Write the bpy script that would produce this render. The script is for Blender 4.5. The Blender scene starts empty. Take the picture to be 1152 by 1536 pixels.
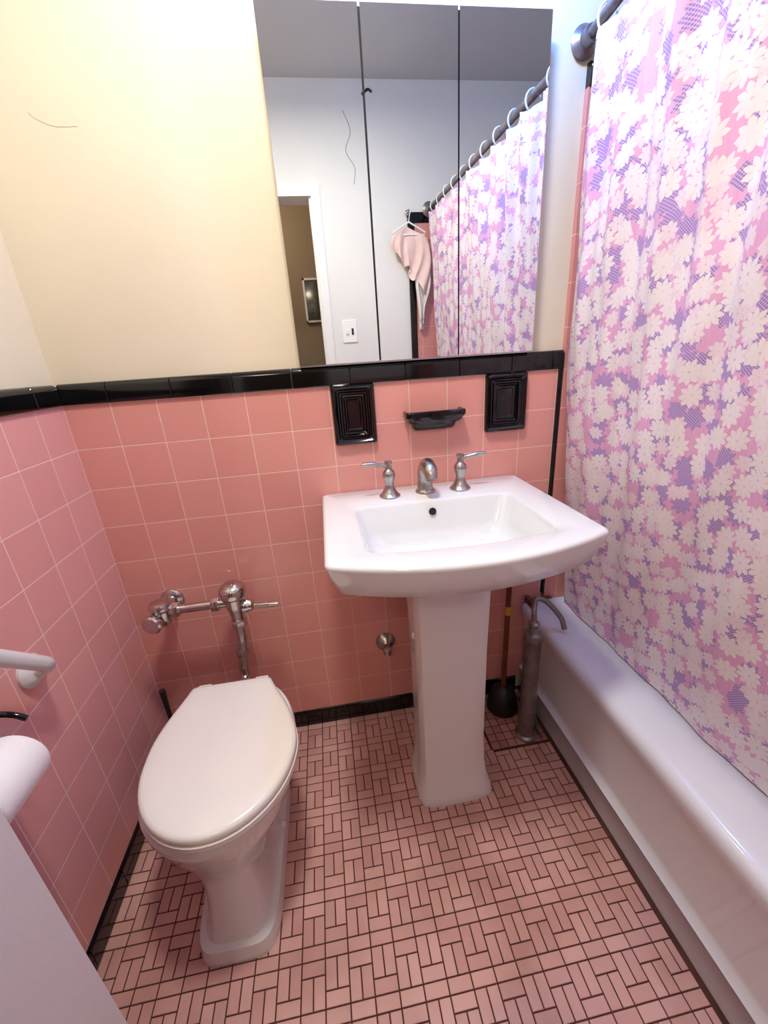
import bpy, math, random
from math import sin, cos, pi, atan2, sqrt
from mathutils import Matrix, Vector
random.seed(4)
sc=bpy.context.scene
sc.view_settings.view_transform='Standard'
sc.view_settings.look='None'

def srgb(r,g,b):
    f=lambda c:(c/255/12.92) if c/255<=.04045 else ((c/255+.055)/1.055)**2.4
    return (f(r),f(g),f(b),1)

# ---------------- materials ----------------
def newmat(name):
    m=bpy.data.materials.new(name); m.use_nodes=True
    nt=m.node_tree; return m,nt,nt.nodes['Principled BSDF']
def mat(name,col,rough=.5,metal=0,noise=0,nscale=8,bump=0,bscale=60,coat=0,col2=None):
    m,nt,b=newmat(name); N=nt.nodes; L=nt.links
    b.inputs['Roughness'].default_value=rough; b.inputs['Metallic'].default_value=metal
    b.inputs['Coat Weight'].default_value=coat; b.inputs['Coat Roughness'].default_value=.05
    g=N.new('ShaderNodeNewGeometry')
    if noise>0 or col2:
        n=N.new('ShaderNodeTexNoise'); n.inputs['Scale'].default_value=nscale; n.inputs['Detail'].default_value=5
        L.new(g.outputs['Position'],n.inputs['Vector'])
        r=N.new('ShaderNodeValToRGB'); r.color_ramp.elements[0].position=.35; r.color_ramp.elements[1].position=.65
        c2=col2 or tuple(c*(1-noise) for c in col[:3])+(1,)
        r.color_ramp.elements[0].color=c2; r.color_ramp.elements[1].color=col
        L.new(n.outputs['Fac'],r.inputs['Fac']); L.new(r.outputs['Color'],b.inputs['Base Color'])
    else: b.inputs['Base Color'].default_value=col
    if bump>0:
        n2=N.new('ShaderNodeTexNoise'); n2.inputs['Scale'].default_value=bscale; n2.inputs['Detail'].default_value=4
        L.new(g.outputs['Position'],n2.inputs['Vector'])
        bp=N.new('ShaderNodeBump'); bp.inputs['Strength'].default_value=bump; bp.inputs['Distance'].default_value=.002
        L.new(n2.outputs['Fac'],bp.inputs['Height']); L.new(bp.outputs['Normal'],b.inputs['Normal'])
    return m
def tilemat(name,u,v,uo,vo,c1,c2,mort,s=.11,ms=.0012,rough=.22):
    m,nt,b=newmat(name); N=nt.nodes; L=nt.links
    g=N.new('ShaderNodeNewGeometry'); sp=N.new('ShaderNodeSeparateXYZ'); L.new(g.outputs['Position'],sp.inputs[0])
    def ad(o,val):
        a=N.new('ShaderNodeMath'); a.operation='ADD'; a.inputs[1].default_value=val; L.new(sp.outputs[o],a.inputs[0]); return a.outputs[0]
    cb=N.new('ShaderNodeCombineXYZ'); L.new(ad(u,uo),cb.inputs[0]); L.new(ad(v,vo),cb.inputs[1])
    br=N.new('ShaderNodeTexBrick'); br.offset=0; br.squash=1
    br.inputs['Scale'].default_value=1; br.inputs['Brick Width'].default_value=s; br.inputs['Row Height'].default_value=s
    br.inputs['Mortar Size'].default_value=ms; br.inputs['Mortar Smooth'].default_value=.3; br.inputs['Bias'].default_value=0
    br.inputs['Color1'].default_value=c1; br.inputs['Color2'].default_value=c2; br.inputs['Mortar'].default_value=mort
    L.new(cb.outputs[0],br.inputs['Vector']); L.new(br.outputs['Color'],b.inputs['Base Color'])
    mr=N.new('ShaderNodeMapRange'); mr.inputs['To Min'].default_value=rough; mr.inputs['To Max'].default_value=.8
    L.new(br.outputs['Fac'],mr.inputs['Value']); L.new(mr.outputs[0],b.inputs['Roughness'])
    n2=N.new('ShaderNodeTexNoise'); n2.inputs['Scale'].default_value=14; L.new(g.outputs['Position'],n2.inputs['Vector'])
    ma=N.new('ShaderNodeMath'); ma.operation='MULTIPLY_ADD'; ma.inputs[1].default_value=-1
    L.new(br.outputs['Fac'],ma.inputs[0]); L.new(n2.outputs['Fac'],ma.inputs[2])
    bp=N.new('ShaderNodeBump'); bp.inputs['Strength'].default_value=.6; bp.inputs['Distance'].default_value=.0015
    L.new(ma.outputs[0],bp.inputs['Height']); L.new(bp.outputs['Normal'],b.inputs['Normal'])
    return m

M_cream=mat('plaster_cream',srgb(226,214,189),.75,noise=.05,nscale=3,bump=.25,bscale=35)
M_white_wall=mat('plaster_white',srgb(232,230,222),.75,noise=.04,nscale=3,bump=.25,bscale=35)
M_ceil=mat('ceiling_paint',srgb(200,200,197),.8,noise=.05,nscale=2)
M_porc=mat('white_porcelain',srgb(222,223,222),.10,noise=.02,nscale=4,coat=.5)
M_seat=mat('seat_plastic',srgb(232,228,221),.2,noise=.02,nscale=4,coat=.2)
M_tub=mat('tub_enamel',srgb(221,221,226),.12,noise=.03,nscale=5,coat=.5)
M_chrome=mat('worn_chrome',srgb(205,200,195),.18,metal=1,noise=.15,nscale=40)
M_nickel=mat('dull_nickel',srgb(190,186,182),.28,metal=1,noise=.25,nscale=60)
M_black=mat('black_glaze',srgb(5,5,7),.10,noise=.1,nscale=12,coat=.1)
M_rubber=mat('black_rubber',srgb(18,18,18),.5,noise=.1)
M_mirror=mat('mirror_silver',srgb(235,238,236),.01,metal=1)
M_steel=mat('cabinet_steel',srgb(190,190,190),.35,metal=1,noise=.05)
M_dark=mat('dark_gap',srgb(14,12,12),.7,noise=.1)
M_graypipe=mat('gray_painted_pipe',srgb(145,138,138),.35,metal=.6,noise=.35,nscale=30)
M_rust=mat('rusty_metal',srgb(120,75,50),.7,noise=.5,nscale=50,bump=.5)
M_cement=mat('cement',srgb(120,110,108),.9,noise=.4,nscale=40,bump=1)
M_wood=mat('wood_handle',srgb(110,56,30),.5,noise=.3,nscale=20)
M_yellow=mat('yellow_tape',srgb(205,160,40),.5,noise=.1)
M_door=mat('door_paint',srgb(228,224,226),.45,noise=.03,nscale=6,bump=.15,bscale=120)
M_casing=mat('casing_paint',srgb(238,235,228),.4,noise=.03)
M_hall=mat('hall_paint',srgb(130,112,92),.8,noise=.05,nscale=3)
M_hallfloor=mat('hall_wood',srgb(95,60,38),.4,noise=.3,nscale=10)
M_plate=mat('switch_plastic',srgb(245,243,235),.3,noise=.01)
M_paper=mat('toilet_paper',srgb(238,235,237),.9,noise=.03,bump=.3,bscale=200)
M_garment=mat('garment_cloth',srgb(240,208,196),.9,noise=.1,nscale=30)
M_white_cloth=mat('white_cloth',srgb(235,226,215),.9,noise=.1,nscale=30)
M_crack=mat('crack_dark',srgb(180,160,125),.9,noise=.2)
M_crack2=mat('crack_brown',srgb(150,135,115),.9,noise=.2)
M_grout=mat('floor_grout',srgb(84,48,43),.9,noise=.3,nscale=25)
M_pic=mat('picture_art',srgb(60,50,42),.08,noise=.6,nscale=30)

M_tile_back=tilemat('tile_back',0,2,0,-.067,srgb(224,157,147),srgb(218,150,140),srgb(240,208,186))
M_tile_left=tilemat('tile_left',1,2,0,-.067,srgb(226,164,160),srgb(221,157,153),srgb(243,212,204))
M_tile_sur=tilemat('tile_surround',0,2,-.06,-.067,srgb(214,145,135),srgb(208,138,128),srgb(228,190,174))
M_tile_right=tilemat('tile_right',1,2,0,-.067,srgb(218,155,145),srgb(212,148,138),srgb(236,200,185))

def floormat(name,ca,cb,cc):
    m,nt,b=newmat(name); N=nt.nodes; L=nt.links
    g=N.new('ShaderNodeNewGeometry'); r=N.new('ShaderNodeValToRGB')
    e=r.color_ramp.elements; e[0].color=ca; e[1].color=cb; x=e.new(.5); x.color=cc
    L.new(g.outputs['Random Per Island'],r.inputs['Fac'])
    n=N.new('ShaderNodeTexNoise'); n.inputs['Scale'].default_value=5; n.inputs['Detail'].default_value=6; L.new(g.outputs['Position'],n.inputs['Vector'])
    r2=N.new('ShaderNodeValToRGB'); r2.color_ramp.elements[0].position=.3; r2.color_ramp.elements[1].position=.6
    r2.color_ramp.elements[0].color=(.72,.66,.62,1); r2.color_ramp.elements[1].color=(1,1,1,1); L.new(n.outputs['Fac'],r2.inputs['Fac'])
    mx=N.new('ShaderNodeMixRGB'); mx.blend_type='MULTIPLY'; mx.inputs[0].default_value=1
    L.new(r.outputs[0],mx.inputs[1]); L.new(r2.outputs[0],mx.inputs[2]); L.new(mx.outputs[0],b.inputs['Base Color'])
    b.inputs['Roughness'].default_value=.4
    return m
M_floor=floormat('mosaic_tile',srgb(198,150,144),srgb(216,170,163),srgb(207,160,153))
M_patch=floormat('mosaic_patch_tile',srgb(180,132,124),srgb(196,150,142),srgb(165,116,108))

def emis(name,col,st):
    m,nt,b=newmat(name); b.inputs['Emission Color'].default_value=col; b.inputs['Emission Strength'].default_value=st; b.inputs['Base Color'].default_value=col
    return m

def curtainmat():
    m,nt,b=newmat('daisy_curtain_fabric'); N=nt.nodes; L=nt.links
    uv=N.new('ShaderNodeUVMap'); uv.uv_map='UVMap'
    def math_(op,a,bb=None,c=None):
        n=N.new('ShaderNodeMath'); n.operation=op
        for i,v in enumerate((a,bb,c)):
            if v is None: continue
            if isinstance(v,(int,float)): n.inputs[i].default_value=v
            else: L.new(v,n.inputs[i])
        return n.outputs[0]
    def layer(S,off,R,pet,depth,thr,rnd=.75):
        mp=N.new('ShaderNodeMapping'); mp.inputs['Scale'].default_value=(S,S,1); mp.inputs['Location'].default_value=(off,off*1.7,0)
        mp.inputs['Rotation'].default_value=(0,0,off)
        L.new(uv.outputs[0],mp.inputs[0])
        v=N.new('ShaderNodeTexVoronoi'); v.voronoi_dimensions='2D'; v.inputs['Scale'].default_value=1; v.inputs['Randomness'].default_value=rnd
        L.new(mp.outputs[0],v.inputs['Vector'])
        d=N.new('ShaderNodeVectorMath'); d.operation='SUBTRACT'; L.new(mp.outputs[0],d.inputs[0]); L.new(v.outputs['Position'],d.inputs[1])
        s=N.new('ShaderNodeSeparateXYZ'); L.new(d.outputs[0],s.inputs[0])
        th=math_('ARCTAN2',s.outputs[1],s.outputs[0])
        sc_=N.new('ShaderNodeSeparateColor'); L.new(v.outputs['Color'],sc_.inputs[0])
        ph=math_('MULTIPLY_ADD',sc_.outputs[1],6.28,math_('MULTIPLY',th,pet))
        cs=math_('ABSOLUTE',math_('COSINE',math_('MULTIPLY',ph,.5)))
        cs=math_('MULTIPLY_ADD',math_('ARCCOSINE',cs),-.6366,1.0)
        rr=math_('MULTIPLY_ADD',cs,R*depth,R*(1-depth))
        ins=math_('LESS_THAN',v.outputs['Distance'],rr)
        pres=math_('GREATER_THAN',sc_.outputs[0],thr)
        ins=math_('MULTIPLY',ins,pres)
        gap=math_('LESS_THAN',cs,.14)
        gap=math_('MULTIPLY',gap,math_('GREATER_THAN',v.outputs['Distance'],R*.45))
        cen=math_('LESS_THAN',v.outputs['Distance'],R*.10)
        det=math_('MAXIMUM',gap,cen)
        return ins,det
    w1,d1=layer(22.5,.3,.55,9,.34,.22,.55)
    w2,d2=layer(28,1.9,.52,8,.34,.42,.6)
    p1,e1=layer(21,3.1,.53,9,.38,.30,.6)
    mp=N.new('ShaderNodeMapping'); mp.inputs['Scale'].default_value=(240,240,1); mp.inputs['Rotation'].default_value=(0,0,.78); L.new(uv.outputs[0],mp.inputs[0])
    vd=N.new('ShaderNodeTexVoronoi'); vd.voronoi_dimensions='2D'; vd.inputs['Randomness'].default_value=0; vd.inputs['Scale'].default_value=1; L.new(mp.outputs[0],vd.inputs['Vector'])
    dots=math_('LESS_THAN',vd.outputs['Distance'],.39)
    def mix(f,a,bb):
        n=N.new('ShaderNodeMixRGB')
        L.new(f,n.inputs[0])
        for i,v in ((1,a),(2,bb)):
            if isinstance(v,tuple): n.inputs[i].default_value=v
            else: L.new(v,n.inputs[i])
        return n.outputs[0]
    purp=srgb(144,122,188); lil=srgb(206,174,216); cream=srgb(238,228,230)
    n=N.new('ShaderNodeTexNoise'); n.inputs['Scale'].default_value=30; n.inputs['Detail'].default_value=6
    mp2=N.new('ShaderNodeMapping'); mp2.inputs['Scale'].default_value=(6,.6,1); L.new(uv.outputs[0],mp2.inputs[0]); L.new(mp2.outputs[0],n.inputs['Vector'])
    pc=mix(n.outputs['Fac'],srgb(220,156,200),srgb(234,186,217))
    pl=mix(dots,lil,purp)
    c=mix(p1,pc,pl)
    c=mix(math_('MULTIPLY',w2,math_('SUBTRACT',1,math_('MULTIPLY',d2,.4))),c,srgb(236,218,226))
    c=mix(math_('MULTIPLY',w1,math_('SUBTRACT',1,math_('MULTIPLY',d1,.45))),c,cream)
    L.new(c,b.inputs['Base Color']); b.inputs['Roughness'].default_value=.5
    bp=N.new('ShaderNodeBump'); bp.inputs['Strength'].default_value=.6; bp.inputs['Distance'].default_value=.006
    n3=N.new('ShaderNodeTexNoise'); n3.inputs['Scale'].default_value=14; n3.inputs['Detail'].default_value=7
    mp3=N.new('ShaderNodeMapping'); mp3.inputs['Scale'].default_value=(2.5,.8,1); L.new(uv.outputs[0],mp3.inputs[0]); L.new(mp3.outputs[0],n3.inputs['Vector'])
    L.new(n3.outputs['Fac'],bp.inputs['Height']); L.new(bp.outputs['Normal'],b.inputs['Normal'])
    tr=N.new('ShaderNodeBsdfTranslucent'); L.new(c,tr.inputs['Color'])
    ms=N.new('ShaderNodeMixShader'); ms.inputs[0].default_value=.15
    out=N['Material Output']; L.new(b.outputs[0],ms.inputs[1]); L.new(tr.outputs[0],ms.inputs[2]); L.new(ms.outputs[0],out.inputs[0])
    return m
M_curtain=curtainmat()

# ---------------- mesh helpers ----------------
def mk(name,vs,fs,m,parent=None,smooth=True,ang=35):
    me=bpy.data.meshes.new(name); me.from_pydata([tuple(v) for v in vs],[],fs); me.update()
    o=bpy.data.objects.new(name,me); sc.collection.objects.link(o)
    if m: me.materials.append(m)
    import bmesh
    bm=bmesh.new(); bm.from_mesh(me); bmesh.ops.recalc_face_normals(bm,faces=bm.faces); bm.to_mesh(me); bm.free()
    if smooth:
        me.shade_smooth(); me.set_sharp_from_angle(angle=math.radians(ang))
    if parent: o.parent=parent
    return o
def empty(name):
    o=bpy.data.objects.new(name,None); o.empty_display_size=.05; sc.collection.objects.link(o); return o
def box(name,lo,hi,m,parent=None,bev=0,seg=2):
    x0,y0,z0=lo;x1,y1,z1=hi
    vs=[(x0,y0,z0),(x1,y0,z0),(x1,y1,z0),(x0,y1,z0),(x0,y0,z1),(x1,y0,z1),(x1,y1,z1),(x0,y1,z1)]
    fs=[(0,3,2,1),(4,5,6,7),(0,1,5,4),(1,2,6,5),(2,3,7,6),(3,0,4,7)]
    if bev>0:
        import bmesh
        me=bpy.data.meshes.new(name); me.from_pydata(vs,[],fs); bm=bmesh.new(); bm.from_mesh(me)
        bmesh.ops.bevel(bm,geom=list(bm.edges),offset=bev,segments=seg,affect='EDGES',profile=.5)
        bm.to_mesh(me); bm.free(); o=bpy.data.objects.new(name,me); sc.collection.objects.link(o); me.materials.append(m)
        me.shade_smooth(); me.set_sharp_from_angle(angle=math.radians(20))
        if parent:o.parent=parent
        return o
    return mk(name,vs,fs,m,parent,smooth=False)
def loft(name,rings,m,parent=None,cap0=True,cap1=True,ang=35,closed=False):
    n=len(rings[0]); vs=[p for r in rings for p in r]; fs=[]
    R=len(rings)
    for i in range(R-1 if not closed else R):
        a=i*n; b_=((i+1)%R)*n
        for j in range(n):
            k=(j+1)%n; fs.append((a+j,a+k,b_+k,b_+j))
    if cap0 and not closed: fs.append(tuple(range(n))[::-1])
    if cap1 and not closed: fs.append(tuple((R-1)*n+j for j in range(n)))
    return mk(name,vs,fs,m,parent,ang=ang)
def lathe(name,prof,origin,axis,m,parent=None,n=32,ang=40):
    ax=Vector(axis).normalized(); t=Vector((1,0,0)) if abs(ax.x)<.9 else Vector((0,1,0))
    u=ax.cross(t).normalized(); v=ax.cross(u)
    rings=[[Vector(origin)+ax*h+u*(r*cos(2*pi*j/n))+v*(r*sin(2*pi*j/n)) for j in range(n)] for r,h in prof]
    return loft(name,rings,m,parent,ang=ang)
def smoothpath(pts,k=6):
    P=[Vector(p) for p in pts]; out=[]
    P=[P[0]*2-P[1]]+P+[P[-1]*2-P[-2]]
    for i in range(1,len(P)-2):
        for s in range(k):
            t=s/k; a,b_,c,d=P[i-1],P[i],P[i+1],P[i+2]
            out.append(.5*((2*b_)+(c-a)*t+(2*a-5*b_+4*c-d)*t*t+(3*b_-a-3*c+d)*t**3))
    out.append(P[-2]); return out
def tube(name,pts,rad,m,parent=None,n=20,smooth=True,k=6,sx=1,ang=40):
    if smooth and len(pts)>2:
        nr=len(pts); P=smoothpath(pts,k)
        if isinstance(rad,(list,tuple)):
            rr=[]
            for i in range(len(P)):
                f=i/(len(P)-1)*(nr-1); a=int(min(f,nr-2)); rr.append(rad[a]*(1-(f-a))+rad[a+1]*(f-a))
        else: rr=[rad]*len(P)
    else:
        P=[Vector(p) for p in pts]; rr=rad if isinstance(rad,(list,tuple)) else [rad]*len(P)
    rings=[]; u=None
    for i,p in enumerate(P):
        t=(P[min(i+1,len(P)-1)]-P[max(i-1,0)]).normalized()
        if u is None:
            w=Vector((0,0,1)) if abs(t.z)<.9 else Vector((1,0,0)); u=(w-t*w.dot(t)).normalized()
        else: u=(u-t*u.dot(t)).normalized()
        v=t.cross(u)
        rings.append([p+u*(rr[i]*sx*cos(2*pi*j/n))+v*(rr[i]*sin(2*pi*j/n)) for j in range(n)])
    return loft(name,rings,m,parent,ang=ang)
def outline(x0,x1,y0,y1,r,bow=0,nc=5,ns=8):
    """ccw rounded rect; y0 is the front side, bowed outward by bow"""
    pts=[]; cs=[(x1-r,y0+r,-pi/2),(x1-r,y1-r,0),(x0+r,y1-r,pi/2),(x0+r,y0+r,pi)]
    corners=[]
    for cx,cy,a in cs: corners.append([(cx+r*cos(a+pi/2*i/nc),cy+r*sin(a+pi/2*i/nc)) for i in range(nc+1)])
    for q in range(4):
        pts+=corners[q]; a=corners[q][-1]; b_=corners[(q+1)%4][0]
        for i in range(1,ns): pts.append((a[0]+(b_[0]-a[0])*i/ns,a[1]+(b_[1]-a[1])*i/ns))
    xm=(x0+x1)/2; hw=(x1-x0)/2; out=[]
    for x,y in pts:
        w=max(0,1-(y-y0)/(y1-y0))
        out.append((x,y-bow*w*(1-((x-xm)/hw)**2)))
    return out
def ringz(o,z): return [(x,y,z) for x,y in o]

# ---------------- room shell ----------------
W=-1.47; CE=2.5; XR=2.02
wb=box('wall_back',(-.15,.012,0),(XR+.15,.16,CE),M_cream)
wl=box('wall_left',(-.16,W,0),(-.012,.012,CE),M_cream)
wr=box('wall_right',(XR+.012,W,0),(XR+.16,.012,CE),M_white_wall)
DX0,DX1,DH=.05,.70,2.03
def multi(name,boxes,m):
    vs=[];fs=[]
    for lo,hi in boxes:
        b0=len(vs); x0,y0,z0=lo;x1,y1,z1=hi
        vs+=[(x0,y0,z0),(x1,y0,z0),(x1,y1,z0),(x0,y1,z0),(x0,y0,z1),(x1,y0,z1),(x1,y1,z1),(x0,y1,z1)]
        fs+=[tuple(b0+i for i in f) for f in [(0,3,2,1),(4,5,6,7),(0,1,5,4),(1,2,6,5),(2,3,7,6),(3,0,4,7)]]
    return mk(name,vs,fs,m,smooth=False)
wf=multi('wall_front',[((-.16,W-.12,0),(DX0,W,CE)),((DX1,W-.12,0),(XR+.16,W,CE)),((DX0,W-.12,DH),(DX1,W,CE))],M_white_wall)
box('ceiling',(-.16,W-.12,CE),(XR+.16,.16,CE+.1),M_ceil)
box('wall_back_tile',(0,0,.067),(1.322,.014,1.17),M_tile_back)
box('wall_back_tub_tile',(1.336,-.004,0),(XR,.014,1.79),M_tile_sur)
box('wall_left_tile',(-.014,W,.067),(0,0,1.17),M_tile_left)
box('wall_right_tub_tile',(XR,W,0),(XR+.014,0,1.79),M_tile_right)
box('wall_front_tub_tile',(1.24,W,0),(XR,W+.012,1.90),M_tile_sur)
box('wall_front_tile',(.77,W,0),(1.20,W+.012,1.17),M_tile_sur)
def cap_piece(vs,fs,p0,p1,z0,z1,depth,axis):
    g=.0006; p0+=g; p1-=g; prof=[]
    prof.append((.01,z0)); prof.append((-depth*.8,z0+.0005)); prof.append((-depth,z0+.003))
    h=z1-z0
    for i in range(7):
        a=i/6*pi/2; rr=min(.014,h*.3)
        prof.append((-depth+rr*(1-cos(a)) , z1-rr+rr*sin(a)))
    prof.append((.01,z1))
    n=len(prof); b0=len(vs)
    for p in (p0,p0+.0015,p1-.0015,p1):
        ins=.0010 if p in(p0,p1) else 0
        for d,z in prof:
            dd=d+ins
            vs.append((p,dd,z-ins*(z>z0+h/2)) if axis=='x' else (-dd,p,z-ins*(z>z0+h/2)))
    for s in range(3):
        for j in range(n-1):
            fs.append((b0+s*n+j,b0+s*n+j+1,b0+(s+1)*n+j+1,b0+(s+1)*n+j))
    fs.append(tuple(b0+j for j in range(n))[::-1]); fs.append(tuple(b0+3*n+j for j in range(n)))
def trimrow(name,bounds,z0,z1,depth,axis,m=M_black):
    vs=[];fs=[]
    for a,b_ in zip(bounds[:-1],bounds[1:]): cap_piece(vs,fs,a,b_,z0,z1,depth,axis)
    return mk(name,vs,fs,m,ang=22)
trimrow('trim_1',[0,.112,.264,.415,.567,.72,.872,1.025,1.177,1.30,1.335],1.168,1.219,.007,'x')
trimrow('trim_2',[-1.47,-1.318,-1.166,-1.014,-.862,-.71,-.558,-.406,-.254,-.102,-.008],1.168,1.219,.007,'y')
trimrow('baseboard_back',[.0,.15,.302,.454,.606,.758,.91,1.062,1.214,1.25],0.0,.068,.006,'x')
trimrow('baseboard_left',[-1.45,-1.318,-1.166,-1.014,-.862,-.71,-.558,-.406,-.254,-.102,-.008],0.0,.068,.006,'y')
trimrow('trim_3',[1.336,1.45,1.60,1.75,1.90,2.0],1.79,1.838,.010,'x')
box('trim_4',(1.3215,-.006,.66),(1.328,.012,1.168),M_black)
box('trim_5',(1.329,-.003,.42),(1.336,.012,1.168),M_dark)
box('trim_6',(1.203,W,0),(1.24,W+.014,1.95),M_black)
box('trim_7',(1.24,W,1.90),(XR,W+.014,1.95),M_black)
multi('trim_8',[((DX1,W,0),(DX1+.045,W+.018,DH+.05)),((0,W,0),(DX0,W+.018,DH+.05)),((DX0,W,DH),(DX1,W+.018,DH+.05))],M_casing)
multi('trim_9',[((DX1-.012,W-.12,0),(DX1,W,DH)),((DX0,W-.12,0),(DX0+.012,W,DH))],M_casing)
multi('wall_hall',[((-.6,-2.75,0),(1.6,-2.65,CE)),((-.7,-2.75,0),(-.6,W-.12,CE)),((1.5,-2.75,0),(1.6,W-.12,CE))],M_hall)
box('floor_hall',(-.7,-2.75,-.05),(1.6,W-.12,0),M_hallfloor)
box('ceiling_hall',(-.7,-2.75,CE),(1.6,W-.12,CE+.1),M_ceil)
pf=empty('picture_frame')
fx0,fx1,fz0,fz1=.59,.82,1.54,1.86
multi('frame',[((fx0,-2.65,fz0),(fx0+.014,-2.625,fz1)),((fx1-.014,-2.65,fz0),(fx1,-2.625,fz1)),((fx0,-2.65,fz0),(fx1,-2.625,fz0+.014)),((fx0,-2.65,fz1-.014),(fx1,-2.625,fz1))],M_steel).parent=pf
box('art',(fx0+.014,-2.648,fz0+.014),(fx1-.014,-2.635,fz1-.014),M_pic,pf)

# ---------------- floor ----------------
U=.0254
def floor_mesh():
    vs=[];fs=[];mi=[]
    def quadbox(x0,x1,y0,y1,z,mat_i,g=.0014,b_=.0010):
        x0=max(x0,0.0)+g;x1=min(x1,1.262)-g;y0=max(y0,W-.1)+g;y1=min(y1,0)-g
        if x1-x0<.004 or y1-y0<.004: return
        b0=len(vs)
        for (a,c,e,f,zz) in ((x0,x1,y0,y1,-.004),(x0,x1,y0,y1,z-b_*.6),(x0+b_,x1-b_,y0+b_,y1-b_,z)):
            vs.extend([(a,e,zz),(c,e,zz),(c,f,zz),(a,f,zz)])
        for s in (0,4):
            for j in range(4):
                k=(j+1)%4; fs.append((b0+s+j,b0+s+k,b0+s+4+k,b0+s+4+j)); mi.append(mat_i)
        fs.append((b0+8,b0+9,b0+10,b0+11)); mi.append(mat_i)
    px0,py0=1.061,-.238
    block=[(0,1,1,2),(1,1,1,2),(2,2,2,1),(2,3,2,1),(0,3,2,1),(0,4,2,1),(2,0,1,2),(3,0,1,2)]
    for I in range(-1,13):
        for J in range(-17,2):
            for (bi,bj,bw,bh) in block:
                x=(I*4+bi)*U; y=(J*4+bj)*U
                r=(x,x+bw*U,y,y+bh*U)
                if r[1]>px0 and r[3]>py0:
                    if r[0]>=px0-.001 and r[2]>=py0-.001: continue
                    r=(r[0],min(r[1],px0) if r[0]<px0 and r[2]>=py0-.03 else r[1],r[2],min(r[3],py0) if r[2]<py0 and r[0]>=px0 else r[3])
                quadbox(*r,0.0,1)
    q=.029
    i=0
    while px0+i*q<1.26:
        j=0
        while py0+j*q<0:
            quadbox(px0+i*q+.006,px0+(i+1)*q+.006,py0+j*q+.008,py0+(j+1)*q+.008,-.001,2)
            j+=1
        i+=1
    b0=len(vs)
    x0,x1,y0,y1=-.16,XR+.16,W-.12,.16
    vs.extend([(x0,y0,-.06),(x1,y0,-.06),(x1,y1,-.06),(x0,y1,-.06),(x0,y0,-.0022),(x1,y0,-.0022),(x1,y1,-.0022),(x0,y1,-.0022)])
    for f in [(0,3,2,1),(4,5,6,7),(0,1,5,4),(1,2,6,5),(2,3,7,6),(3,0,4,7)]: fs.append(tuple(b0+t for t in f)); mi.append(0)
    me=bpy.data.meshes.new('floor'); me.from_pydata(vs,[],fs)
    for m in (M_grout,M_floor,M_patch): me.materials.append(m)
    me.polygons.foreach_set('material_index',mi); me.update()
    o=bpy.data.objects.new('floor',me); sc.collection.objects.link(o)
floor_mesh()

# ---------------- bathtub ----------------
tub=empty('bathtub')
def tubmesh():
    Y0=W+.014; Y1=-.006; X0=1.252; X1=XR-.004
    O=lambda a,b_,c,d,r,z: ringz(outline(a,b_,c,d,r,0,6,10),z)
    rings=[O(X0+.022,X1,Y0,Y1,.004,0),O(X0+.020,X1,Y0,Y1,.004,.085),O(X0+.012,X1,Y0,Y1,.004,.10),O(X0+.006,X1,Y0,Y1,.004,.115),
      O(X0+.018,X1,Y0,Y1,.004,.13),O(X0+.020,X1,Y0,Y1,.004,.145),O(X0+.016,X1,Y0,Y1,.004,.30),O(X0+.006,X1,Y0,Y1,.006,.345),O(X0,X1,Y0,Y1,.008,.37),O(X0+.002,X1,Y0,Y1,.008,.388),O(X0+.012,X1-.005,Y0+.004,Y1-.004,.01,.398),
      O(X0+.03,X1-.01,Y0+.01,Y1-.01,.012,.402),O(X0+.145,X1-.05,Y0+.08,Y1-.08,.08,.400),O(X0+.158,X1-.065,Y0+.10,Y1-.10,.09,.385),O(X0+.168,X1-.08,Y0+.14,Y1-.12,.1,.30),O(X0+.19,X1-.11,Y0+.22,Y1-.14,.11,.12),O(X0+.23,X1-.15,Y0+.3,Y1-.18,.1,.07)]
    return loft('shell',rings,M_tub,tub,ang=60)
tubmesh()
box('rusted_corner_flange',(1.262,-.062,.401),(1.275,-.008,.425),M_rust,tub,.002)
box('caulk_strip',(1.262,-.018,.399),(1.36,-.0065,.408),M_rust,tub,.002)
lathe('overflow_plate',[(0.001,0),(.035,0),(.035,.006),(.03,.01),(.001,.011)],(1.65,-.132,.30),(0,-1,0),M_chrome,tub)

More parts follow.
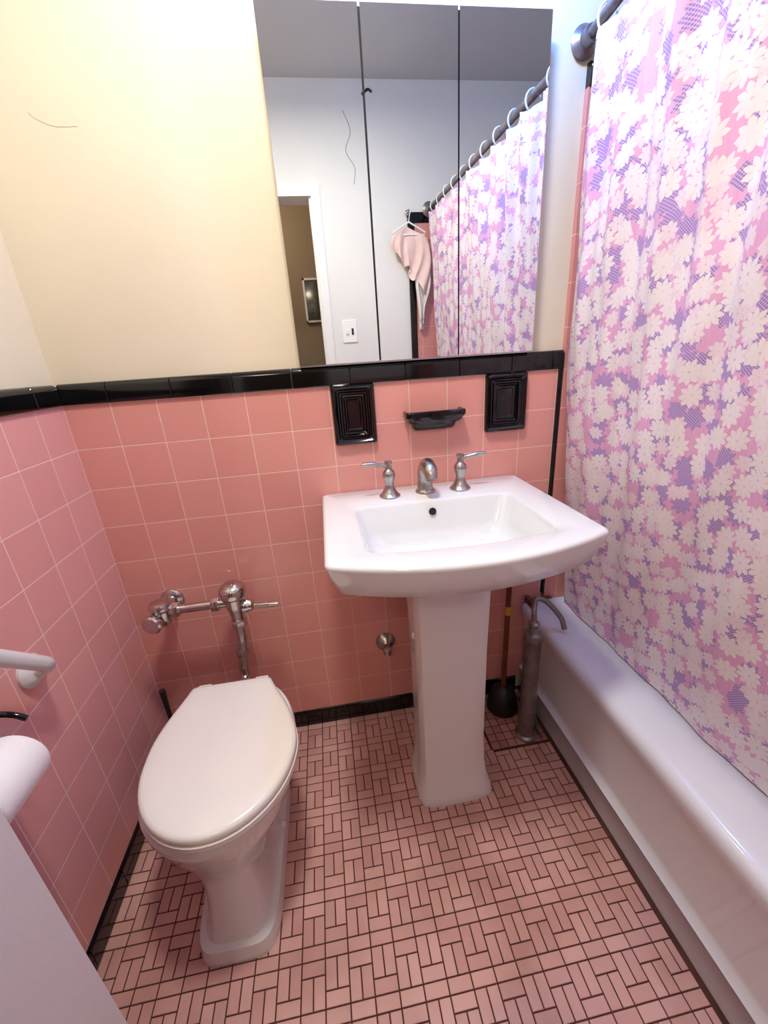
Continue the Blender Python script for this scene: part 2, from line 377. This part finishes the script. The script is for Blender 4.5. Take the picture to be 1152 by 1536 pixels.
# ---------------- shower rod, rings & curtain ----------------
rod=empty('shower_curtain_rod')
RX=1.322
def rodz(y): return 1.872-(y)*.06
tube('rod',[(RX,-.004,rodz(0)),(RX,W+.014,rodz(W))],.0112,M_graypipe,rod,smooth=False)
lathe('flange_back',[(.001,0),(.030,0),(.032,.006),(.024,.012),(.018,.016),(.017,.035),(.001,.035)],(RX,.011,rodz(0)),(0,-1,0),M_graypipe,rod)
lathe('flange_rear',[(.001,0),(.034,0),(.036,.006),(.026,.012),(.019,.016),(.001,.035)],(RX,W+.012,rodz(W)),(0,1,0),M_graypipe,rod)
cur=empty('shower_curtain')
def curtain():
    nu,nv=420,150; vs=[];fs=[];uvs=[]
    ya,yb=-.05,-1.38; zb=.406
    def fold(y,v):
        s=-y
        top=.013*sin(2*pi*s/.115+.6)+.005*sin(2*pi*s/.047)
        bot=.007*sin(2*pi*s/.23+1.2)+.003*sin(2*pi*s/.093+v*2)
        w=min(1,v*1.6)
        return (top*(1-w)+bot*w + .004*sin(9*v+s*14)+.0025*sin(23*v+s*31))*(1-.6*v**6)
    for i in range(nu+1):
        u=i/nu
        for j in range(nv+1):
            v=j/nv
            y=ya+(yb-ya)*u + .01*sin(v*5+u*9)*(1-u)*u*4
            if u<.12: y+=.035*(1-u/.12)*sin(v*pi*1.0)**2
            zt=rodz(y)-.032+.006*cos(2*pi*(-y)/.115)
            z=zt+(zb-zt)*v
            base=(RX-.012)+(1.386-RX+.012)*(v**1.5)
            vs.append((base+fold(y,v),y,z)); uvs.append((u*1.42,v*1.45))
    for i in range(nu):
        for j in range(nv):
            a=i*(nv+1)+j; fs.append((a,a+1,a+nv+2,a+nv+1))
    me=bpy.data.meshes.new('cloth'); me.from_pydata(vs,[],fs); me.update()
    l=me.uv_layers.new(name='UVMap')
    for lp in me.loops: l.data[lp.index].uv=uvs[lp.vertex_index]
    me.materials.append(M_curtain); me.shade_smooth()
    o=bpy.data.objects.new('cloth',me); sc.collection.objects.link(o); o.parent=cur
curtain()
for k in range(12):
    y=-.075-k*.115
    ring=[]
    for i in range(24):
        a=2*pi*i/24; c=Vector((RX+.022*cos(a),y,rodz(y)-.010+.026*sin(a)))
        ring.append([c+Vector((cos(a),0,sin(a)))*(.0025*cos(t))+Vector((0,1,0))*(.0025*sin(t)) for t in [2*pi*q/8 for q in range(8)]])
    loft('ring_%d'%(k+1),ring,M_plate,cur,closed=True)

# ---------------- medicine cabinet mirror ----------------
mc=empty('medicine_cabinet')
MX=[.594,.801,1.013,1.224]; MZ0,MZ1=1.223,1.903
box('cabinet_body',(MX[0]+.006,-.018,MZ0+.004),(MX[3]-.006,.012,MZ1-.004),M_steel,mc)
for i in range(3):
    a=MX[i]+((.003 if i==1 else .0018) if i else 0); b_=MX[i+1]-.0018
    box('mirror_door_%d'%(i+1),(a,-.030,MZ0),(b_,-.0235,MZ1),M_mirror,mc)
    box('door_back_%d'%(i+1),(a+.003,-.0235,MZ0+.003),(b_-.003,-.019,MZ1-.003),M_dark,mc)
box('gap_fill_1',(MX[1]-.004,-.022,MZ0+.002),(MX[1]+.004,-.018,MZ1-.002),M_dark,mc)
box('gap_fill_2',(MX[2]-.004,-.022,MZ0+.002),(MX[2]+.004,-.018,MZ1-.002),M_dark,mc)
box('bottom_rail',(MX[0],-.024,MZ0-.004),(MX[3],.012,MZ0+.002),M_steel,mc)

# ---------------- vanity light above mirror ----------------
vl=empty('vanity_light')
box('backplate',(.56,-.02,2.06),(1.26,.012,2.15),M_chrome,vl,.004)
M_bw=emis('bulb_warm',(1,.86,.62,1),3); M_bc=emis('bulb_cool',(.45,.65,1,1),4)
for nm,x,m in (('bulb_warm',.62,M_bw),('bulb_cool',1.12,M_bc)):
    lathe('socket_'+nm,[(.001,0),(.02,0),(.02,.03),(.001,.03)],(x,-.02,2.10),(0,-1,0),M_chrome,vl)
    prof=[(.001+.035*sin(a),.065-.035*cos(a)) for a in [pi*i/12 for i in range(13)]]
    lathe(nm,prof,(x,-.02,2.10),(0,-1,0),m,vl)
def light(name,kind,loc,en,col,size=.05,rot=None,parent=None):
    l=bpy.data.lights.new(name,kind); l.energy=en; l.color=col
    if kind=='POINT': l.shadow_soft_size=size
    if kind=='AREA': l.shape='DISK'; l.size=size
    o=bpy.data.objects.new(name,l); o.location=loc
    if rot: o.rotation_euler=rot
    sc.collection.objects.link(o)
    if parent:o.parent=parent
    return o
light('warm_light','POINT',(.62,-.16,2.09),1.7,(1,.84,.62),.03,parent=vl)
light('cool_light','POINT',(1.12,-.17,2.07),13,(.06,.30,1),.03,parent=vl)
cl=empty('ceiling_fill')  # unseen overhead fill, added to brighten the room
lathe('fill_dome',[(.001,0),(.12,0),(.125,-.02),(.11,-.06),(.001,-.075)],(.64,-.62,CE),(0,0,1),emis('fill_glow',(1,.97,.93,1),2),cl)  # glowing dome added to go with the fill light
light('fill_area_light','AREA',(.64,-.62,CE-.09),20,(1,.95,.86),.22,parent=cl)
light('hall_light','POINT',(.2,-2.1,2.2),16,(1,.8,.6),.1)

# ---------------- pedestal sink ----------------
sk=empty('pedestal_sink')
SX0,SX1=.608,1.203; SY1=-.004; SYF=-.452; SZ=.868
def sink():
    O=lambda a,b_,c,d,r,bow,z: ringz(outline(a,b_,c,d,r,bow,5,12),z)
    bw=.068
    rings=[O(.80,1.00,-.38,-.12,.03,.0,.735),
      O(.77,1.03,-.41,-.08,.05,.01,.740),
      O(SX0+.06,SX1-.06,SYF+.05,SY1-.02,.05,bw*.6,.784),
      O(SX0+.026,SX1-.026,SYF+.022,SY1,.02,bw*.9,.788),
      O(SX0+.020,SX1-.020,SYF+.017,SY1,.018,bw*.95,.793),
      O(SX0+.006,SX1-.006,SYF+.005,SY1,.014,bw,.835),
      O(SX0+.001,SX1-.001,SYF+.001,SY1,.013,bw,.855),
      O(SX0,SX1,SYF,SY1,.013,bw,.861),
      O(SX0+.003,SX1-.003,SYF+.003,SY1-.002,.012,bw,.866),
      O(SX0+.009,SX1-.009,SYF+.009,SY1-.006,.011,bw*.98,SZ),
      O(.688,1.118,-.424,-.146,.028,.022,SZ),
      O(.693,1.113,-.419,-.150,.026,.022,SZ-.002),
      O(.697,1.109,-.415,-.154,.025,.021,SZ-.008),
      O(.712,1.095,-.402,-.168,.035,.018,SZ-.07),
      O(.728,1.082,-.390,-.180,.05,.014,SZ-.100),
      O(.78,1.03,-.36,-.21,.06,.006,SZ-.116),
      O(.86,.95,-.30,-.25,.02,0,SZ-.122)]
    return loft('basin',rings,M_porc,sk,ang=55)
sink()
def pedestal():
    O=lambda hw,c,d,r,z: ringz(outline(.903-hw,.903+hw,c,d,r,.006,2,4),z)
    rings=[O(.112,-.368,-.19,.03,0),O(.112,-.368,-.19,.03,.012),O(.108,-.364,-.19,.03,.024),O(.100,-.352,-.19,.028,.06),O(.096,-.343,-.19,.028,.11),O(.094,-.338,-.19,.028,.2),
      O(.095,-.340,-.19,.028,.5),O(.098,-.345,-.17,.028,.70),O(.100,-.350,-.16,.028,.725),O(.112,-.372,-.15,.035,.742),O(.117,-.38,-.14,.035,.757)]
    loft('pedestal',rings,M_porc,sk,ang=40)
pedestal()
lathe('drain',[(.001,0),(.022,0),(.024,.003),(.018,.004),(.001,.002)],(.903,-.275,SZ-.122),(0,0,1),M_chrome,sk)
lathe('overflow_hole',[(.001,0),(.010,0),(.010,.003),(.007,.003),(.006,.001),(.001,.001)],(.898,-.1605,SZ-.030),(0,-1,.25),M_rubber,sk)
fc=empty('faucet')
for x,side in ((.797,-1),(1.0,1)):
    lathe('handle_base',[(.001,0),(.029,0),(.029,.004),(.024,.008),(.020,.014),(.013,.028),(.012,.040),(.016,.052),(.018,.062),(.015,.072),(.009,.078),(.008,.090),(.011,.094),(.010,.100),(.001,.102)],(x,-.085,SZ),(0,0,1),M_nickel,fc)
    tube('lever',[(x,-.085,SZ+.088),(x+side*.022,-.087,SZ+.092),(x+side*.045,-.09,SZ+.096),(x+side*.072,-.093,SZ+.098)],[.006,.0055,.007,.0045],M_nickel,fc)
lathe('spout_base',[(.001,0),(.028,0),(.028,.004),(.023,.010),(.001,.012)],(.90,-.078,SZ),(0,0,1),M_nickel,fc)
tube('spout',[(.90,-.076,SZ+.004),(.90,-.075,SZ+.035),(.90,-.083,SZ+.065),(.90,-.108,SZ+.083),(.90,-.138,SZ+.076),(.90,-.152,SZ+.055)],[.023,.020,.021,.021,.019,.015],M_nickel,fc,n=24)
lathe('lift_rod',[(.001,0),(.003,0),(.003,.03),(.006,.034),(.005,.042),(.001,.044)],(.90,-.045,SZ),(0,0,1),M_nickel,fc)

# ---------------- toilet ----------------
to=empty('toilet')
TC=.322
def egg(z,hw,yf,yb,yw,p,cx=TC,n=56,pb=None):
    pb=pb or p; r=[]
    for i in range(n):
        a=2*pi*i/n; c,s=cos(a),sin(a); pp=p if s<0 else pb
        x=cx+hw*math.copysign(abs(c)**pp,c)
        y=yw-(yw-yf)*abs(s)**pp if s<0 else yw+(yb-yw)*abs(s)**pp
        r.append((x,y,z))
    return r
rings=[egg(0,.094,-.608,-.16,-.38,.36,.316),egg(.012,.094,-.608,-.16,-.38,.36,.316),egg(.042,.090,-.603,-.16,-.38,.36,.316),egg(.048,.078,-.592,-.16,-.38,.42,.316),
 egg(.09,.069,-.583,-.16,-.38,.5,.317),egg(.15,.066,-.576,-.16,-.38,.55,.318),egg(.20,.071,-.572,-.16,-.38,.6,.319),egg(.235,.086,-.574,-.16,-.38,.7,.32),egg(.265,.109,-.582,-.16,-.39,.8),
 egg(.30,.134,-.594,-.165,-.40,.88,pb=.85),egg(.335,.152,-.606,-.17,-.41,.95,pb=.85),egg(.365,.161,-.614,-.18,-.42,1,pb=.85),egg(.378,.165,-.618,-.185,-.43,1,pb=.85),egg(.395,.166,-.619,-.187,-.43,1,pb=.85),egg(.402,.162,-.615,-.190,-.43,1,pb=.85),
 egg(.403,.12,-.57,-.25,-.43,1,pb=.9),egg(.36,.11,-.56,-.26,-.43,1),egg(.28,.07,-.52,-.30,-.42,1)]
loft('bowl',rings,M_porc,to,ang=35)
def lidring(z,grow,yb=-.225):
    pts=[];yw=-.435;hw=.164+grow;yf=-.622-grow
    n=30
    for i in range(n+1):
        a=pi+pi*i/n; pts.append((TC+.010+hw*cos(a),yw+(yw-yf)*sin(a)))
    m=12; hb=.106+grow; YB=yb+grow
    side=[]
    for i in range(1,m+1):
        t=i/m; w=hb+(hw-hb)*cos(t*pi/2)**1.15 if t<1 else hb
        side.append((w,yw+(YB-.012-yw)*t))
    side+= [(hb-.004,YB-.004),(hb-.013,YB)]
    R=[(TC+.010-.018*max(0,(y-yw)/(.2))+w,y) for w,y in side]
    Lr=[(TC+.010-.018*max(0,(y-yw)/(.2))-w,y) for w,y in side][::-1]
    return [(x,y,z) for x,y in pts+R+Lr]
loft('seat',[lidring(.406,-.004),lidring(.409,.002),lidring(.420,.002),lidring(.423,-.003)],M_seat,to,ang=50)
loft('lid',[lidring(.425,-.004),lidring(.427,0),lidring(.435,0),lidring(.440,-.003),lidring(.4425,-.010),lidring(.4440,-.03),lidring(.4445,-.07)],M_seat,to,ang=50)
for s in (-1,1):
    box('hinge',(TC-.007+s*.075-.018,-.224,.402),(TC-.007+s*.075+.018,-.212,.432),M_seat,to,.004)
    lathe('floor_bolt_cap',[(.001,0),(.012,0),(.011,.008),(.006,.013),(.001,.014)],(TC-.006+s*.080,-.36,.04),(s,0,.35),M_porc,to)
    lathe('side_screw',[(.001,0),(.008,0),(.007,.003),(.001,.004)],(TC+s*.096,-.46,.245),(s,0,-.5),M_nickel,to)
lathe('spud',[(.001,0),(.024,0),(.024,.05),(.018,.054),(.001,.056)],(.309,-.165,.33),(0,1,0),M_nickel,to)

# ---------------- flush valve ----------------
fv=empty('flush_valve')
YV=-.085; ZV=.600
lathe('wall_flange',[(.001,0),(.034,0),(.034,.004),(.028,.010),(.018,.013),(.016,.085),(.001,.085)],(.125,-.0005,.588),(0,-1,0),M_chrome,fv)
lathe('stop_body',[(.001,-.034),(.015,-.034),(.021,-.028),(.024,-.01),(.024,.012),(.027,.014),(.030,.02),(.030,.03),(.026,.037),(.012,.042),(.001,.043)],(.125,YV,.592),(0,0,1),M_chrome,fv)
lathe('stop_cap',[(.001,0),(.020,0),(.022,.004),(.022,.018),(.027,.022),(.028,.032),(.024,.037),(.001,.039)],(.115,YV-.01,.584),(-.25,-1,0),M_chrome,fv)
tube('supply_tube',[(.13,YV,ZV),(.31,YV,ZV)],.013,M_chrome,fv,smooth=False)
for x0,r in ((.152,.020),(.262,.019)):
    lathe('coupling_nut',[(.001,0),(r,0),(r+.001,.003),(r+.001,.018),(r,.021),(.001,.021)],(x0,YV,ZV),(1,0,0),M_chrome,fv,n=8,ang=20)
lathe('valve_body',[(.001,-.075),(.014,-.075),(.017,-.07),(.019,-.05),(.022,-.03),(.026,-.015),(.027,.01),(.034,.014),(.0375,.022),(.0375,.040),(.034,.047),(.024,.055),(.010,.058),(.009,.062),(.001,.063)],(.325,YV,.603),(0,0,1),M_chrome,fv)
lathe('handle_socket',[(.001,0),(.020,0),(.021,.012),(.018,.018),(.018,.026),(.012,.030),(.001,.032)],(.345,YV,.583),(1,0,-.06),M_chrome,fv)
tube('handle',[(.372,YV,.581),(.395,YV-.002,.579),(.418,YV-.003,.578),(.446,YV-.004,.577)],[.006,.006,.008,.0075],M_chrome,fv)
lathe('valve_nut',[(.001,0),(.022,0),(.023,.004),(.023,.020),(.021,.024),(.001,.024)],(.325,YV,.517),(0,0,1),M_chrome,fv,n=8,ang=20)
tube('flush_tube',[(.325,YV,.525),(.322,YV,.46),(.312,YV,.39),(.309,YV,.345),(.309,YV-.014,.33),(.309,YV-.03,.33)],.0145,M_chrome,fv)
lathe('tube_nut',[(.001,0),(.019,0),(.020,.004),(.020,.020),(.019,.024),(.001,.024)],(.315,YV,.415),(0,0,1),M_nickel,fv,n=8,ang=20)
es=empty('shutoff_valve')
lathe('escutcheon',[(.001,0),(.034,0),(.033,.008),(.025,.018),(.014,.024),(.010,.028),(.010,.045),(.001,.045)],(.762,-.0005,.316),(0,-1,0),M_nickel,es)
lathe('stem',[(.001,0),(.010,0),(.014,.006),(.014,.018),(.010,.022),(.001,.024)],(.762,-.038,.312),(0,0,-1),M_nickel,es)

# ---------------- ceramic wall fittings ----------------
def ceramic(name,x0,x1,z0,z1):
    def R(i,y,r=.006):
        return [(x,y,z) for x,z in outline(x0+i,x1-i,z0+i,z1-i,max(r-i*.1,.001),0,3,2)]
    rings=[R(0,.006),R(0,-.010),R(.003,-.016),R(.007,-.018),R(.012,-.014),R(.016,-.009),R(.019,-.009),R(.022,-.013),R(.026,-.013),R(.029,-.007),R(.033,-.005),R(.036,-.007),R(.040,-.007),R(.043,-.004)]
    return loft(name,rings,M_black,None,ang=25)
ceramic('ceramic_wall_fixture',.664,.782,1.008,1.170)
ceramic('ceramic_wall_fixture.001',1.101,1.224,1.006,1.168)
def soap():
    def R(w,d,z,c=.946): return [(x,y,z) for x,y in outline(c-w/2,c+w/2,-d,.006,.006,.004,3,4)]
    loft('ceramic_soap_ledge',[R(.11,.012,1.030),R(.12,.020,1.036),R(.125,.028,1.048),R(.150,.032,1.053),R(.156,.042,1.064),R(.168,.046,1.070),R(.170,.046,1.081),R(.166,.043,1.085),R(.155,.034,1.085),R(.145,.028,1.080)],M_black,None,ang=30)
soap()

# ---------------- left wall fittings ----------------
gb=empty('grab_bar')
lathe('flange_low',[(.001,0),(.033,0),(.034,.006),(.028,.014),(.018,.020),(.001,.022)],(.0,-.397,.690),(1,0,0),M_porc,gb)
gp=[(.012,-.397,.690),(.035,-.402,.697),(.052,-.418,.715),(.056,-.445,.742),(.056,-.53,.828),(.056,-.62,.918),(.052,-.645,.943),(.012,-.655,.952)]
tube('bar',gp,.0145,M_porc,gb)
lathe('flange_high',[(.001,0),(.033,0),(.034,.006),(.028,.014),(.018,.020),(.001,.022)],(.0,-.655,.952),(1,0,0),M_porc,gb)
tp=empty('toilet_paper_holder')
lathe('paper_roll',[(.018,0),(.047,0),(.049,.003),(.049,.102),(.047,.105),(.018,.105),(.018,.0)],(.066,-.665,.640),(0,1,0),M_paper,tp)
box('wall_plate',(.0005,-.69,.61),(.012,-.535,.71),M_black,tp,.004)
tube('hood',[(.008,-.53,.704),(.035,-.53,.708),(.06,-.53,.702),(.078,-.53,.690)],.005,M_black,tp)
tube('arm',[(.008,-.552,.69),(.03,-.553,.65),(.066,-.553,.640)],.006,M_black,tp)
tube('spindle',[(.066,-.68,.640),(.066,-.549,.640)],.009,M_black,tp,smooth=False)
tb=empty('toilet_brush')
lathe('holder',[(.001,0),(.045,0),(.048,.01),(.040,.10),(.036,.12),(.030,.12),(.028,.02),(.001,.02)],(.075,-.115,0),(0,0,1),M_rubber,tb)
tube('handle',[(.075,-.115,.03),(.075,-.117,.25),(.077,-.12,.355)],[.006,.006,.009],M_rubber,tb)

# ---------------- things by the tub ----------------
sp=empty('standpipe')
lathe('riser',[(.001,0),(.034,0),(.034,.008),(.026,.014),(.025,.39),(.028,.395),(.029,.41),(.026,.418),(.014,.424),(.012,.44),(.016,.445),(.016,.455),(.010,.46),(.001,.46)],(1.197,-.195,-.002),(0,0,1),M_graypipe,sp)
tube('bent_tube',[(1.199,-.190,.455),(1.205,-.175,.49),(1.222,-.155,.508),(1.25,-.165,.50),(1.285,-.19,.455),(1.295,-.20,.418)],.008,M_graypipe,sp)
pl=empty('plunger')
lathe('cup',[(.001,.06),(.012,.10),(.020,.095),(.040,.075),(.050,.045),(.054,.012),(.056,0),(.050,0),(.046,.03),(.03,.055),(.001,.058)],(1.170,-.068,0),(0,0,1),M_rubber,pl)
tube('stick',[(1.170,-.068,.08),(1.190,-.035,.50)],.009,M_wood,pl,smooth=False)
tube('tape_band',[(1.1845,-.0442,.382),(1.186,-.0416,.414)],.0096,M_yellow,pl,smooth=False)
def lump():
    import bmesh
    bm=bmesh.new(); bmesh.ops.create_icosphere(bm,subdivisions=4,radius=1)
    for v in bm.verts:
        n=.8+.25*sin(v.co.x*5+1)*cos(v.co.y*6)+.1*sin(v.co.z*11+v.co.x*9)
        v.co=Vector((1.240+v.co.x*.014*n,-.135+v.co.y*.08*n,max(-.001,v.co.z*.06*n)))
    me=bpy.data.meshes.new('cement_patch'); bm.to_mesh(me); bm.free(); me.materials.append(M_cement)
    o=bpy.data.objects.new('cement_patch',me); sc.collection.objects.link(o)
lump()

# ---------------- door leaf (open into the room) ----------------
def door():
    e=empty('door_1')
    hx,hy=.064,W+.022; ex,ey=.297,-.834
    d=Vector((ex-hx,ey-hy,0)); Ln=d.length; d.normalize(); nrm=Vector((-d.y,d.x,0))
    def slab(nm,a0,a1,z0,z1,t0,t1,m):
        vs=[]
        for z in (z0,z1):
            for a,t in ((a0,t0),(a1,t0),(a1,t1),(a0,t1)):
                p=Vector((hx,hy,0))+d*a+nrm*t; vs.append((p.x,p.y,z))
        o=mk(nm,vs,[(0,3,2,1),(4,5,6,7),(0,1,5,4),(1,2,6,5),(2,3,7,6),(3,0,4,7)],m,e,smooth=False); return o
    slab('leaf',0,Ln,.002,DH-.01,0,.036,M_door)
    k=Vector((hx,hy,.98))+d*(Ln-.06)
    lathe('knob_in',[(.001,0),(.026,0),(.026,.005),(.010,.010),(.010,.03),(.022,.038),(.026,.05),(.02,.06),(.001,.062)],k,-nrm,M_nickel,e)
door()

# ---------------- rear wall items seen in the mirror ----------------
sw=empty('light_switch')
box('plate',(.80,W+.0005,1.325),(.885,W+.007,1.445),M_plate,sw,.003)
box('toggle',(.822,W+.007,1.372),(.834,W+.018,1.392),M_plate,sw,.001)
box('outlet_slot',(.853,W+.007,1.365),(.865,W+.008,1.40),M_dark,sw)
gm=empty('hanging_garment')
lathe('wall_hook',[(.001,0),(.012,0),(.012,.012),(.005,.014),(.005,.05),(.001,.05)],(1.20,W+.0145,1.945),(0,1,0),M_chrome,gm)
tube('hanger_hook',[(1.20,W+.055,1.955),(1.212,W+.055,1.945),(1.205,W+.055,1.925),(1.20,W+.055,1.895)],.002,M_plate,gm)
tube('hanger',[(1.20,W+.055,1.895),(1.11,W+.055,1.845),(1.115,W+.055,1.835),(1.20,W+.055,1.838),(1.285,W+.055,1.835),(1.29,W+.055,1.845),(1.20,W+.055,1.895)],.004,M_plate,gm,smooth=False)
def cloth(nm,x0,w,top,bot,yo,m,ph=0):
    vs=[];fs=[];n=40;mm=30
    for i in range(n+1):
        for j in range(mm+1):
            u=i/n;v=j/mm
            x=x0+w*u+.02*sin(v*4+ph)*(1 if u>.5 else -.4)
            t_=top(u); b_=bot(u); z=t_+(b_-t_)*v
            y=W+yo+.012*sin(u*26+v*3+ph)*v+.008*sin(u*9)
            vs.append((x,y,z))
    for i in range(n):
        for j in range(mm):
            a=i*(mm+1)+j; fs.append((a,a+1,a+mm+2,a+mm+1))
    mk(nm,vs,fs,m,gm,ang=80)
cloth('blouse',1.105,.19,lambda u:1.875-abs(u-.45)*.10,lambda u:1.76-.20*u+.015*sin(u*18),.058,M_garment)
cloth('cloth_strip',1.235,.06,lambda u:1.66,lambda u:1.40+.03*sin(u*9),.050,M_white_cloth,1)
tube('plaster_crack',[(.112,.0119,1.745),(.122,.0119,1.735),(.155,.0119,1.722),(.20,.0119,1.722)],.0004,M_crack,None,n=6)
tube('plaster_crack.001',[(.90,W+.0002,2.38),(.93,W+.0002,2.30),(.90,W+.0002,2.22),(.94,W+.0002,2.15),(.93,W+.0002,2.08)],.0014,M_crack2,None,n=6)
tube('plaster_crack.002',[(1.0,W+.0005,2.44),(1.03,W+.0005,2.46),(1.05,W+.0005,2.45)],.006,M_dark,None,n=6)

# ---------------- world + camera ----------------
w=bpy.data.worlds.new('world'); sc.world=w; w.use_nodes=True
w.node_tree.nodes['Background'].inputs[0].default_value=(.8,.85,1,1); w.node_tree.nodes['Background'].inputs[1].default_value=.3
cd=bpy.data.cameras.new('camera'); cam=bpy.data.objects.new('camera',cd); sc.collection.objects.link(cam)
cd.sensor_fit='VERTICAL'; cd.sensor_height=24; cd.lens=607.89/1536*24; cd.clip_start=.01; cd.clip_end=50
R=[[0.98654,-0.11271,0.11967],[-0.15153,-0.34213,0.92743],[-0.06357,-0.93298,-0.35436]]
m=Matrix(((R[0][0],-R[0][1],-R[0][2],.6398),(R[1][0],-R[1][1],-R[1][2],-1.1477),(R[2][0],-R[2][1],-R[2][2],1.2291),(0,0,0,1)))
cam.matrix_world=m
sc.camera=cam
